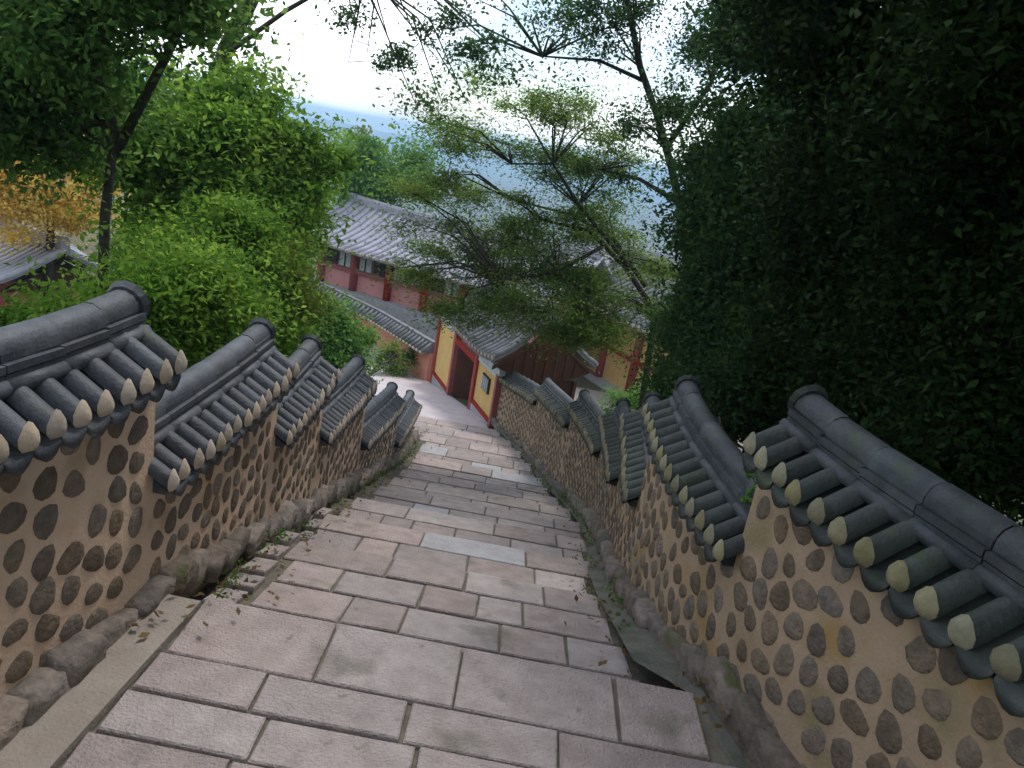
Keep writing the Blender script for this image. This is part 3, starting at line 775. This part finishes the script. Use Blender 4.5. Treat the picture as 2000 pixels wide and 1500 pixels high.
# ------------------------------------------------------------------ great hall with pale tile roof
def hall(name, label, c, ang, length, depth, floor, eave, ridge, tile, wallm, ncol, colm='red', panel=True, sag=.14, row=.36, over=1.1, foot=-9.6):
    d = Vector((math.cos(ang), math.sin(ang), 0)); n = Vector((-d.y, d.x, 0))
    root = empty(name, (c[0], c[1], foot), label, 'building')
    H = frame((0, 0, -foot), d, n, (0, 0, 1))          # local z = world z
    hl, hd = length / 2 - over * .8, depth / 2 - over
    MB().box((0, 0, (foot + floor) / 2), length - over * .6, depth - over * .8, floor - foot, H).build('platform', M['stonebase'], root)
    MB().box((0, 0, (floor + eave) / 2 + .1), 2 * hl - .2, 2 * hd - .2, eave - floor + .2, H).build('wall', M[wallm], root)
    for s in (-1, 1):
        for i in range(ncol + 1):
            x = -hl + 2 * hl * i / ncol
            MB().tube([H @ Vector((x, s * hd, floor)), H @ Vector((x, s * hd, eave + .15))], .17, 8).build('column', M[colm], root)
        MB().box((0, s * hd, eave - .02), 2 * hl, .2, .22, H).build('beam', M['green' if panel else 'red'], root)
        MB().box((0, s * (hd + .01), floor + (eave - floor) * .46), 2 * hl - .05, .12, .14, H).build('rail', M[colm], root)
        if panel:
            for i in range(ncol):
                x0 = -hl + 2 * hl * i / ncol + .2; w = 2 * hl / ncol - .4
                for q in range(2):
                    cx = x0 + w * (q + .5) / 2
                    pn = MB().box((cx, s * (hd - .05), floor + (eave - floor) * .72), w / 2 - .12, .08, (eave - floor) * .40, H).build('window', M['jade'] if (i * 2 + q) % 3 else M['dark'], root)
                    MB().box((cx, s * (hd + .0), floor + (eave - floor) * .72), .05, .04, (eave - floor) * .40, H).build('mullion', M['dark'], pn)
    r = gable_roof(root, H, length, depth / 2, eave, ridge, tile, row, False, sag=sag, ridge_h=.35)
    v = []
    for s in (-1, 1):
        x = s * (hl + .25)
        v = [H @ Vector((x, -hd, eave)), H @ Vector((x, hd, eave)), H @ Vector((x, 0, ridge - .35)), H @ Vector((x - s * .12, -hd, eave)), H @ Vector((x - s * .12, hd, eave)), H @ Vector((x - s * .12, 0, ridge - .35))]
        MB().add(v, [(0, 1, 2), (5, 4, 3), (0, 3, 4, 1), (1, 4, 5, 2), (2, 5, 3, 0)]).build('gable', M['dkred'], root)
    return root
dv = Vector((.9, -.436)); nv = Vector((.436, .9))
c0 = Vector((-9.4, 32.7)) + dv * 5.2 + nv * 3.5
hall('temple_hall', 'long hall with pale grey tile roof and pink walls behind the salmon wall', c0, math.atan2(dv.y, dv.x), 13.0, 7.0, -7.15, -5.3, -3.85, 'paletile', 'pink', 6)
hall('side_hall', 'pale roofed hall seen between the maple branches right of the long hall', (7.6, 39.5), R(-12), 12.0, 7.0, -8.2, -5.9, -4.2, 'paletile', 'salmon', 5)
# ochre building across the courtyard
ya, yb = Vector((2.55, 32.4)), Vector((5.3, 27.3)); yd = (yb - ya).normalized()
ync = (ya + yb) / 2 + Vector((-yd.y, yd.x)) * 2.6
hall('ochre_building', 'ochre walled building with red posts and red eave across the courtyard', ync, math.atan2(yd.y, yd.x), 8.4, 7.2, -8.45, -5.5, -3.9, 'midtile', 'yellow', 3, 'red', False, row=.36, foot=-8.9)
hall('outbuilding', 'small grey roofed building under the orange tree beyond the left wall', (-15.6, 23.0), R(-38), 7.0, 5.0, -8.2, -6.1, -5.0, 'paletile', 'salmon', 3, panel=False, foot=-9)

# ------------------------------------------------------------------ trees
def leaves(name, m, parent, blobs, size, seed, flat=0.5, clump=0.35, per=60, asp=.5):
    """blobs: (centre, (rx, ry, rz), clumps). Leaves in clumps spread through each blob."""
    g = np.random.default_rng(seed)
    P = []; T = []; leaves.centres = []
    for c, r, k in blobs:
        d = g.normal(size=(k, 3)); d /= np.linalg.norm(d, axis=1)[:, None]
        rad = g.random(k) ** (1 / 2.0)
        m_ = max(3, min(9, k // 8 + 2))
        lc = g.normal(size=(m_, 3)); lc /= np.linalg.norm(lc, axis=1)[:, None]; lc *= (.45 + .5 * g.random(m_))[:, None]
        lr = .32 + .30 * g.random(m_)
        li = g.integers(0, m_, k)
        q = (lc[li] + d * rad[:, None] * lr[li][:, None]) * np.array(r)
        q *= 1 + .18 * np.sin(5 * d[:, :1] + 3 * d[:, 1:2] + seed)
        cc = q + np.array(c); leaves.centres += cc.tolist()
        npl = g.poisson(per * (2.6 if FINE < 1 else 1), k)
        idx = np.repeat(np.arange(k), npl)
        s = clump * (0.40 + 1.25 * g.random(k) ** 2)[idx][:, None]; T.append((g.random(k) ** 1.3)[idx])
        P.append(cc[idx] + np.clip(g.normal(size=(len(idx), 3)), -1.7, 1.7) * s * np.array([1, 1, .45 if flat > .6 else .7]))
    P = np.vstack(P); n = len(P)
    nrm = g.normal(size=(n, 3)); nrm[:, 2] += flat * 2.2; nrm /= np.linalg.norm(nrm, axis=1)[:, None]
    a = np.cross(nrm, g.normal(size=(n, 3))); a /= np.linalg.norm(a, axis=1)[:, None]
    b = np.cross(nrm, a)
    ln = (size * FINE * (.65 + .7 * g.random(n)))[:, None]
    V = np.stack([P - a * ln * .5, P + b * ln * asp * .5 + a * ln * .05 + nrm * ln * .06, P + a * ln * .5 - nrm * ln * .1, P - b * ln * asp * .5 + a * ln * .05 + nrm * ln * .06], 1).reshape(-1, 3)
    me = bpy.data.meshes.new(name)
    me.vertices.add(4 * n); me.vertices.foreach_set('co', V.ravel().astype(np.float32))
    me.loops.add(4 * n); me.loops.foreach_set('vertex_index', np.arange(4 * n, dtype=np.int32))
    me.polygons.add(n); me.polygons.foreach_set('loop_start', np.arange(0, 4 * n, 4, dtype=np.int32))
    me.materials.append(L[m]); me.update(calc_edges=True)
    ta = me.attributes.new('tone', 'FLOAT', 'POINT'); ta.data.foreach_set('value', np.repeat(np.concatenate(T), 4).astype(np.float32))
    return link(bpy.data.objects.new(name, me), parent)
FINE = 0.62
def tree(name, label, cat, base, stems, blobs, m, size, seed, flat=.5, clump=.35, per=60, asp=.5, branch=True, group=None, twig=False):
    """stems: list of (points, radii) in world space; blobs in world space"""
    root = empty(name, base, label, cat, group); o0 = Vector(base)
    rr = random.Random(seed)
    for i, (pts, rad) in enumerate(stems):
        MB().tube([Vector(p) - o0 for p in pts], rad, 8).build('trunk', M['bark'], root)
    nodes = []
    if branch:
        mb = MB()
        for c, r, k in blobs:
            c = Vector(c)
            best = min((Vector(p) for pts, _ in stems for p in pts[len(pts) // 2 - 1:]), key=lambda q: (q - c).length + (1.5 if q.z > c.z else 0))
            for q in range(4):
                e = c + Vector((rr.uniform(-.8, .8) * r[0], rr.uniform(-.8, .8) * r[1], rr.uniform(-.5, .6) * r[2]))
                mid = best.lerp(e, .5) + Vector((rr.uniform(-.2, .2), rr.uniform(-.2, .2), .12 * (e - best).length))
                mb.tube([best - o0, mid - o0, e - o0], [.020, .013, .005], 5, False); nodes += [mid - o0, e - o0, (mid + e) / 2 - o0]
    leaves('crown', m, root, [(np.array(c) - np.array(o0), r, k) for c, r, k in blobs], size, seed, flat, clump, per, asp)
    if twig:
        NA = np.array([tuple(p) for p in nodes])
        for c in leaves.centres:
            a = Vector(NA[np.argmin(((NA - np.array(c)) ** 2).sum(1))]); c = Vector(c); mm = a.lerp(c, .5) + Vector((0, 0, .08 * (c - a).length))
            if (c - a).length > .6: continue
            mb.tube([a, mm, c], [.008, .006, .003], 3, False)
            for q in range(3):
                e = c + Vector((rr.uniform(-1, 1), rr.uniform(-1, 1), rr.uniform(-.5, .4))) * clump * 1.1
                mb.tube([c, e], [.004, .002], 3, False)
    if branch: tag(mb.build('branches', M['bark'], root), kind='stuff')
    return root
def B(px, py, y, rpx, k, ry=1.0, rz=1.0):
    r = rpx * y / FPX
    return (at(px, py, y), (r, r * ry, r * rz), k)
def stem(pix, r0, r1, base=None):
    pts = ([base] if base is not None else []) + [at(*p) for p in pix]
    n = len(pts); return (pts, [r0 + (r1 - r0) * i / (n - 1) for i in range(n)])
def gpt(px, y, z=None):
    p = at(px, 600, y); return (p[0], y, G(y) - .4 if z is None else z)

# left of the steps
b = gpt(190, 7.5)
tree('broadleaf_tree', 'tall dark leaved tree filling the top left corner', 'tree', b, [stem([(205, 420, 7.5), (225, 250, 7.3), (150, 20, 7)], .06, .03, b), stem([(225, 300, 7.4), (330, 100, 7.0), (420, -80, 6.5)], .05, .02)],
     [B(60, 60, 7, 170, 90), B(-60, 150, 7, 130, 80), B(230, -60, 6.8, 150, 56), B(130, 210, 7.4, 120, 40), B(350, -90, 6.5, 110, 40), B(40, 220, 8, 60, 12)], 'shade', .13, 1, .3, .24, 60)
b = gpt(420, 11)
tree('broadleaf_tree', 'mid green tree with thick rounded crown above the left wall', 'tree', b, [stem([(430, 480, 11), (420, 330, 11), (440, 200, 11)], .11, .05, b)],
     [B(330, 280, 10.5, 130, 64), B(470, 270, 11, 120, 64), B(550, 310, 11.5, 85, 44), B(430, 400, 10.5, 120, 70), B(520, 420, 11.5, 75, 70), B(330, 440, 10, 90, 60), B(290, 310, 10.5, 70, 36), B(380, 330, 10.3, 110, 40), B(430, 220, 11, 50, 8)], 'mid', .17, 2, .5, .28, 75)
b = gpt(395, 14)
tree('slender_tree', 'slender tree whose bare dark stem rises into the sky left of centre', 'tree', b, [stem([(400, 300, 14), (410, 200, 14), (440, 100, 14), (490, 0, 13.5), (520, -120, 13)], .20, .10, b), stem([(435, 110, 14), (560, 20, 12.5), (700, -60, 11.5)], .05, .02)],
     [B(500, -190, 13, 140, 40), B(760, 60, 11.5, 120, 5, 1, .6), B(860, -20, 11, 110, 5, 1, .6), B(740, 110, 11.8, 80, 5, 1, .5), B(860, 190, 11.5, 70, 4, 1, .5), B(960, 110, 11.5, 80, 5, 1, .5), B(310, 150, 13.5, 90, 8)], 'teal', .12, 3, .5, .24, 46, twig=True)
b = gpt(200, 5.6)
tree('leafy_bush', 'dark green bush directly behind the nearest stretch of the left wall', 'bush', b, [stem([(200, 640, 5.6), (210, 560, 5.6)], .05, .02, b)],
     [B(130, 640, 5.6, 50, 20), B(310, 590, 6.0, 100, 60), B(20, 650, 5.6, 45, 14), B(400, 600, 6.8, 110, 70), B(230, 680, 5.8, 110, 60)], 'mid', .10, 4, .5, .2, 70)
b = gpt(470, 9.5)
tree('leafy_bush', 'dense green bush behind the second stretch of the left wall', 'bush', b, [stem([(470, 620, 9.5), (470, 540, 9.5)], .05, .02, b)],
     [B(430, 540, 9.0, 120, 110), B(490, 560, 10, 60, 50), B(340, 570, 8.5, 80, 44), B(470, 650, 9.5, 100, 70), B(390, 470, 8.6, 40, 8), B(470, 460, 9, 40, 9), B(330, 500, 8.2, 34, 7)], 'mid', .12, 5, .5, .24, 70)
b = gpt(545, 9.8)
tree('lime_shrub', 'yellow green shrub glowing behind the wall at the edge of the salmon wall', 'shrub', b, [stem([(545, 640, 9.8), (545, 560, 9.8)], .05, .02, b)],
     [B(548, 540, 9.8, 48, 26, 1, 1.3), B(575, 600, 10.2, 36, 16), B(520, 480, 9.8, 30, 8)], 'lime', .12, 6, .4, .2, 50)
b = gpt(640, 16)
tree('green_shrub', 'bright green shrub behind the tile copings in front of the salmon wall', 'shrub', b, [stem([(640, 680, 16), (640, 610, 16)], .06, .02, b)],
     [B(620, 640, 16, 60, 70), B(670, 665, 16.5, 50, 50), B(590, 660, 15.5, 50, 40), B(640, 700, 16, 70, 50)], 'bright', .15, 7, .5, .25, 60)
b = (-4.6, 23.5, G(23.5))
tree('small_shrub', 'sprawling shrub by the path at the foot of the salmon wall', 'shrub', b, [stem([(770, 690, 25)], .04, .02, b) if False else ([b, at(775, 690, 24.5)], [.05, .02])],
     [B(770, 700, 25, 38, 24), B(800, 690, 25.5, 26, 10)], 'olive', .16, 8, .5, .22, 40)
b = gpt(90, 21, -8.0)
tree('autumn_tree', 'orange yellow autumn tree at the left edge', 'tree', b, [stem([(100, 420, 21), (90, 330, 21)], .15, .06, b)],
     [B(60, 350, 21, 90, 60), B(140, 400, 21, 70, 44), B(40, 410, 21, 80, 40), B(160, 330, 21, 60, 30), B(-30, 350, 21, 80, 30)], 'autumn', .18, 9, .4, .4, 50)
b = gpt(740, 38, -9.4)
tree('round_tree', 'round green tree standing before the pale hall roof', 'tree', b, [stem([(750, 430, 38), (750, 370, 38)], .2, .1, b)],
     [B(730, 340, 38, 70, 50), B(790, 350, 38, 60, 40), B(690, 370, 37, 50, 30)], 'bright', .34, 10, .5, .6, 60)
b = gpt(680, 44, -9.5)
tree('pale_tree', 'pale yellow green tree top beyond the hall against the blue distance', 'tree', b, [stem([(680, 360, 44), (680, 300, 44)], .2, .1, b)],
     [B(675, 295, 44, 40, 26), B(700, 340, 44, 40, 24)], 'lime', .34, 11, .5, .6, 50)
b = gpt(630, 27, -8.8)
tree('hall_tree', 'deep green tree hiding the left end of the long hall', 'tree', b, [stem([(600, 480, 27), (590, 420, 27)], .16, .08, b)],
     [B(545, 430, 27, 50, 40), B(570, 510, 26, 32, 26), B(600, 370, 28, 30, 16), B(500, 500, 25, 60, 44)], 'mid', .26, 12, .5, .42, 60)

# maple and tall tree right of centre
b = (at(1300, 690, 14)[0], 14.0, -7.0)
tree('maple_tree', 'leaning maple with layered olive leaves in front of the gate roof', 'tree', b,
     [stem([(1280, 610, 14), (1220, 520, 14), (1150, 450, 14), (1060, 430, 13.8)], .075, .02, b), stem([(1262, 560, 14), (1200, 470, 14.3), (1120, 420, 14.6), (1000, 390, 14.5)], .05, .015),
      stem([(1230, 520, 14), (1130, 400, 13.4), (1080, 320, 13), (1000, 320, 13)], .045, .012), stem([(1180, 480, 14), (1090, 530, 13.2), (980, 550, 13)], .04, .012)],
     [B(1000, 290, 13.5, 130, 30, 1, .3), B(1110, 240, 13.5, 120, 28, 1, .35), B(1130, 360, 14, 120, 44, 1, .45), B(960, 400, 14, 120, 28, 1, .3), B(1060, 450, 14, 130, 46, 1, .35), B(910, 520, 13.5, 120, 40, 1, .3), B(1040, 550, 13.5, 140, 64, 1, .35),
      B(1000, 610, 13.2, 120, 42, 1, .28), B(1160, 560, 13.8, 100, 36, 1, .45), B(1110, 630, 13.4, 100, 38, 1, .35), B(850, 450, 13.6, 80, 16, 1, .3), B(1190, 430, 14.4, 90, 26, 1, .45), B(880, 350, 13.4, 80, 12, 1, .3), B(1230, 600, 13.8, 70, 18, 1, .4), B(800, 530, 13.4, 80, 16, 1, .3), B(900, 620, 13.2, 80, 18, 1, .25), B(1010, 480, 13.4, 110, 30, 1, .3), B(1090, 645, 13.2, 80, 20, 1, .22), B(1050, 200, 13.3, 120, 20, 1, .3), B(920, 260, 13.2, 110, 16, 1, .25), B(1180, 300, 13.8, 100, 24, 1, .4), B(820, 390, 13.4, 80, 12, 1, .3), B(1250, 520, 14, 80, 24, 1, .4)], 'olive', .105, 13, .9, .30, 50, .42, twig=True)
b = (at(1345, 700, 12.5)[0], 12.5, -6.4)
tree('tall_tree', 'tall thin tree with a leaning dark stem against the bright sky right of centre', 'tree', b,
     [stem([(1345, 560, 12.5), (1332, 420, 12.5), (1312, 330, 12.5), (1285, 230, 12.5), (1250, 130, 12.3), (1225, 0, 12), (1200, -120, 12)], .085, .035, b), stem([(1332, 400, 12.5), (1250, 350, 12.5), (1170, 330, 12.6)], .045, .015), stem([(1262, 160, 12.4), (1170, 118, 12.2), (1060, 110, 12)], .035, .012), stem([(1300, 290, 12.5), (1390, 160, 12), (1420, 0, 12)], .05, .02)],
     [B(1240, 60, 12, 110, 17, 1, .6), B(1130, 40, 11.8, 120, 7, 1, .5), B(1010, 30, 11.5, 120, 5, 1, .5), B(1330, 200, 12, 80, 15, 1, .8), B(1250, 240, 12.3, 60, 7, 1, .5), B(1390, 60, 12, 70, 22), B(900, 90, 11.4, 90, 4, 1, .4), B(1200, 330, 12.6, 70, 9, 1, .4), B(1400, 340, 12, 60, 30), B(1240, -60, 12, 130, 24)], 'teal', .10, 14, .6, .22, 50, twig=True)
# dense evergreens behind the right wall
b = gpt(1480, 10)
tree('evergreen_tree', 'dark evergreen right of the tall thin tree', 'tree', b, [stem([(1480, 650, 10), (1490, 400, 10), (1500, 150, 10)], .16, .05, b)],
     [B(1540, 60, 10, 130, 120), B(1530, 260, 10, 130, 130), B(1480, 430, 10, 150, 130), B(1440, 570, 10.5, 130, 110), B(1400, 470, 11, 70, 40), B(1560, 600, 9.5, 140, 110), B(1420, 330, 10.5, 60, 20), B(1550, 390, 9.5, 160, 110)], 'teal', .13, 15, .5, .28, 60)
b = gpt(1720, 7)
tree('evergreen_tree', 'broad evergreen rising out of the frame in the dark upper right', 'tree', b, [stem([(1720, 600, 7), (1740, 300, 7), (1750, 0, 6.5)], .18, .07, b)],
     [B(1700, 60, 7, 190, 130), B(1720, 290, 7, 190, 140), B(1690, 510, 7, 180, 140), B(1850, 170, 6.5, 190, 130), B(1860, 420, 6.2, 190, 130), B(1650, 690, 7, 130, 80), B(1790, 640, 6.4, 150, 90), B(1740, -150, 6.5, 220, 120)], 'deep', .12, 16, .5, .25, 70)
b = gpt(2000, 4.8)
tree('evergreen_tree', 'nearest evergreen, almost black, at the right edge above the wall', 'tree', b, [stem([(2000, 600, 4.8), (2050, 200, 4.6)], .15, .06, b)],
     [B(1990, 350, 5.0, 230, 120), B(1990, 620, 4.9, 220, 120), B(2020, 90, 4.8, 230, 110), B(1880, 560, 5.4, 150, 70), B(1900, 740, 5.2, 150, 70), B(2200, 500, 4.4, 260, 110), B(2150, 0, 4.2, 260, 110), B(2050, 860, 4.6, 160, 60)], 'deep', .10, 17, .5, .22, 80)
b = (4.6, 0.6, -1.4)  # unseen tree, its canopy added to darken the right wall and foreground
tree('evergreen_tree', 'unseen evergreen added over the camera to shade the right wall and near steps', 'tree', b, [([b, (4.4, .6, 2.0), (3.8, .6, 4.6)], [.2, .15, .06])],
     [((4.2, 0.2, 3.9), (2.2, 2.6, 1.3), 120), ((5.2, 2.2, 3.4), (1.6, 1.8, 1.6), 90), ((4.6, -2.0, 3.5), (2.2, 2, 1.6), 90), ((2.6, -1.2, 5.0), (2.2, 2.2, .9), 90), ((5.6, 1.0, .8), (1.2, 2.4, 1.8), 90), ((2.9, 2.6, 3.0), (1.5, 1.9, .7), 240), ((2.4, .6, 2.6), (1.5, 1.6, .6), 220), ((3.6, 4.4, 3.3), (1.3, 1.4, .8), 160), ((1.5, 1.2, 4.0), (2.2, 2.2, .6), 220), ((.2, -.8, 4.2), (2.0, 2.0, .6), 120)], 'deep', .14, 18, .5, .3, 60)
b = gpt(1420, 9.2)
tree('leafy_bush', 'glossy green bush over the right wall beside the courtyard', 'bush', b, [stem([(1420, 760, 9.2), (1400, 700, 9.2)], .05, .02, b)],
     [B(1370, 690, 10.5, 70, 50), B(1400, 720, 9.5, 100, 80), B(1320, 750, 11, 45, 26), B(1480, 740, 8.5, 100, 80), B(1310, 640, 12, 50, 30), B(1340, 790, 9.5, 70, 40)], 'teal', .10, 19, .6, .18, 60)
b = gpt(1560, 6.2)
tree('leafy_bush', 'shaded bush behind the right wall between its two nearest roofs', 'bush', b, [stem([(1560, 800, 6.2), (1560, 740, 6.2)], .05, .02, b)],
     [B(1520, 760, 6.6, 110, 70), B(1620, 740, 6.0, 120, 70), B(1720, 800, 5.4, 130, 70), B(1850, 880, 4.6, 130, 60), B(1450, 800, 7.2, 80, 40)], 'deep', .09, 20, .5, .18, 70)
b = gpt(1230, 16, -8.2)
tree('low_shrub', 'small yellow green shrub on the bank between right wall and courtyard', 'shrub', b, [([b, at(1230, 780, 16)], [.04, .02])],
     [B(1240, 785, 16, 40, 24, 1, .5), B(1290, 770, 15, 50, 30, 1, .5), B(1180, 800, 16, 30, 8, 1, .4)], 'bright', .10, 21, .5, .18, 40)
FINE = 1.0
# weeds growing out of the right coping
b = at(1470, 955, 3.7)
tree('wall_weed', 'sprig of fresh green leaves growing on the right coping below the nearest roof', 'plant', b, [([b, b + np.array([.02, 0, .08])], [.006, .003])],
     [(b + np.array([0, 0, .04]), (.06, .06, .08), 9), (b + np.array([-.04, .03, -.06]), (.05, .05, .04), 5)], 'bright', .045, 22, .6, .02, 4, .7, False)
b = at(1437, 1053, 3.62)
tree('wall_weed', 'tiny lime green sprig at the lowest corner of the second right roof', 'plant', b, [([b, b + np.array([.01, 0, .03])], [.005, .003])],
     [(b + np.array([0, 0, .02]), (.05, .04, .015), 7)], 'lime', .04, 23, .6, .015, 3, .7, False)

# leaf litter and weeds along the feet of the walls
FINE = 1.0
def litter(name, m, pts, size, flat, seed):
    g = np.random.default_rng(seed); n = len(pts); P = np.array(pts)
    nrm = g.normal(size=(n, 3)); nrm[:, 2] += flat; nrm /= np.linalg.norm(nrm, axis=1)[:, None]
    a = np.cross(nrm, g.normal(size=(n, 3))); a /= np.linalg.norm(a, axis=1)[:, None]; b = np.cross(nrm, a)
    ln = (size * (.6 + .8 * g.random(n)))[:, None]
    V = np.stack([P - a * ln * .5, P + b * ln * .25, P + a * ln * .5, P - b * ln * .25], 1).reshape(-1, 3)
    o = MB().add(V.tolist(), [(4 * i, 4 * i + 1, 4 * i + 2, 4 * i + 3) for i in range(n)]).build(name, L[m]); tag(o, kind='stuff'); return o
rl = random.Random(5)
pts = []; wd = []
for S, lim, sg in ((SL, LX, 1), (SR, RX, -1)):
    for q in range(600):
        y = 2.9 + 14 * rl.random(); fl = float(np.interp(y, *lim)); w = wx(S, y)
        u = abs(rl.gauss(0, .5)); x = w + sg * (.05 + u * (abs(fl - w) + .12)); z = (bedz(y) if y > 3.3 else -2.40)
        pts.append((x, y, z + .045 + .03 * rl.random()))
    for q in range(80):
        y = 3.6 + 11.5 * rl.random(); x = wx(S, y) + sg * rl.uniform(.10, .22); z = (bedz(y) if y > 3.3 else -2.40) + .06
        for k in range(rl.randint(6, 14)):
            h = rl.random(); wd.append((x + rl.gauss(0, .03), y + rl.gauss(0, .04), z + h * .08))
litter('fallen_leaves', 'dry', pts, .05, 2.5, 3)
litter('weeds', 'olive', wd, .035, -.2, 4)
# ------------------------------------------------------------------ air
hz = bpy.data.materials.new('haze_air'); hz.use_nodes = True
t = hz.node_tree; t.nodes.remove(t.nodes['Principled BSDF'])
pv = t.nodes.new('ShaderNodeVolumePrincipled'); pv.inputs['Color'].default_value = (0.50, 0.76, 1.0, 1); pv.inputs['Density'].default_value = 0.00075; pv.inputs['Anisotropy'].default_value = 0.1
t.links.new(pv.outputs[0], t.nodes['Material Output'].inputs['Volume'])
hb = MB().box((0, 0, -22), 8200, 8700, 80).build('haze', hz)
tag(hb, kind='stuff')
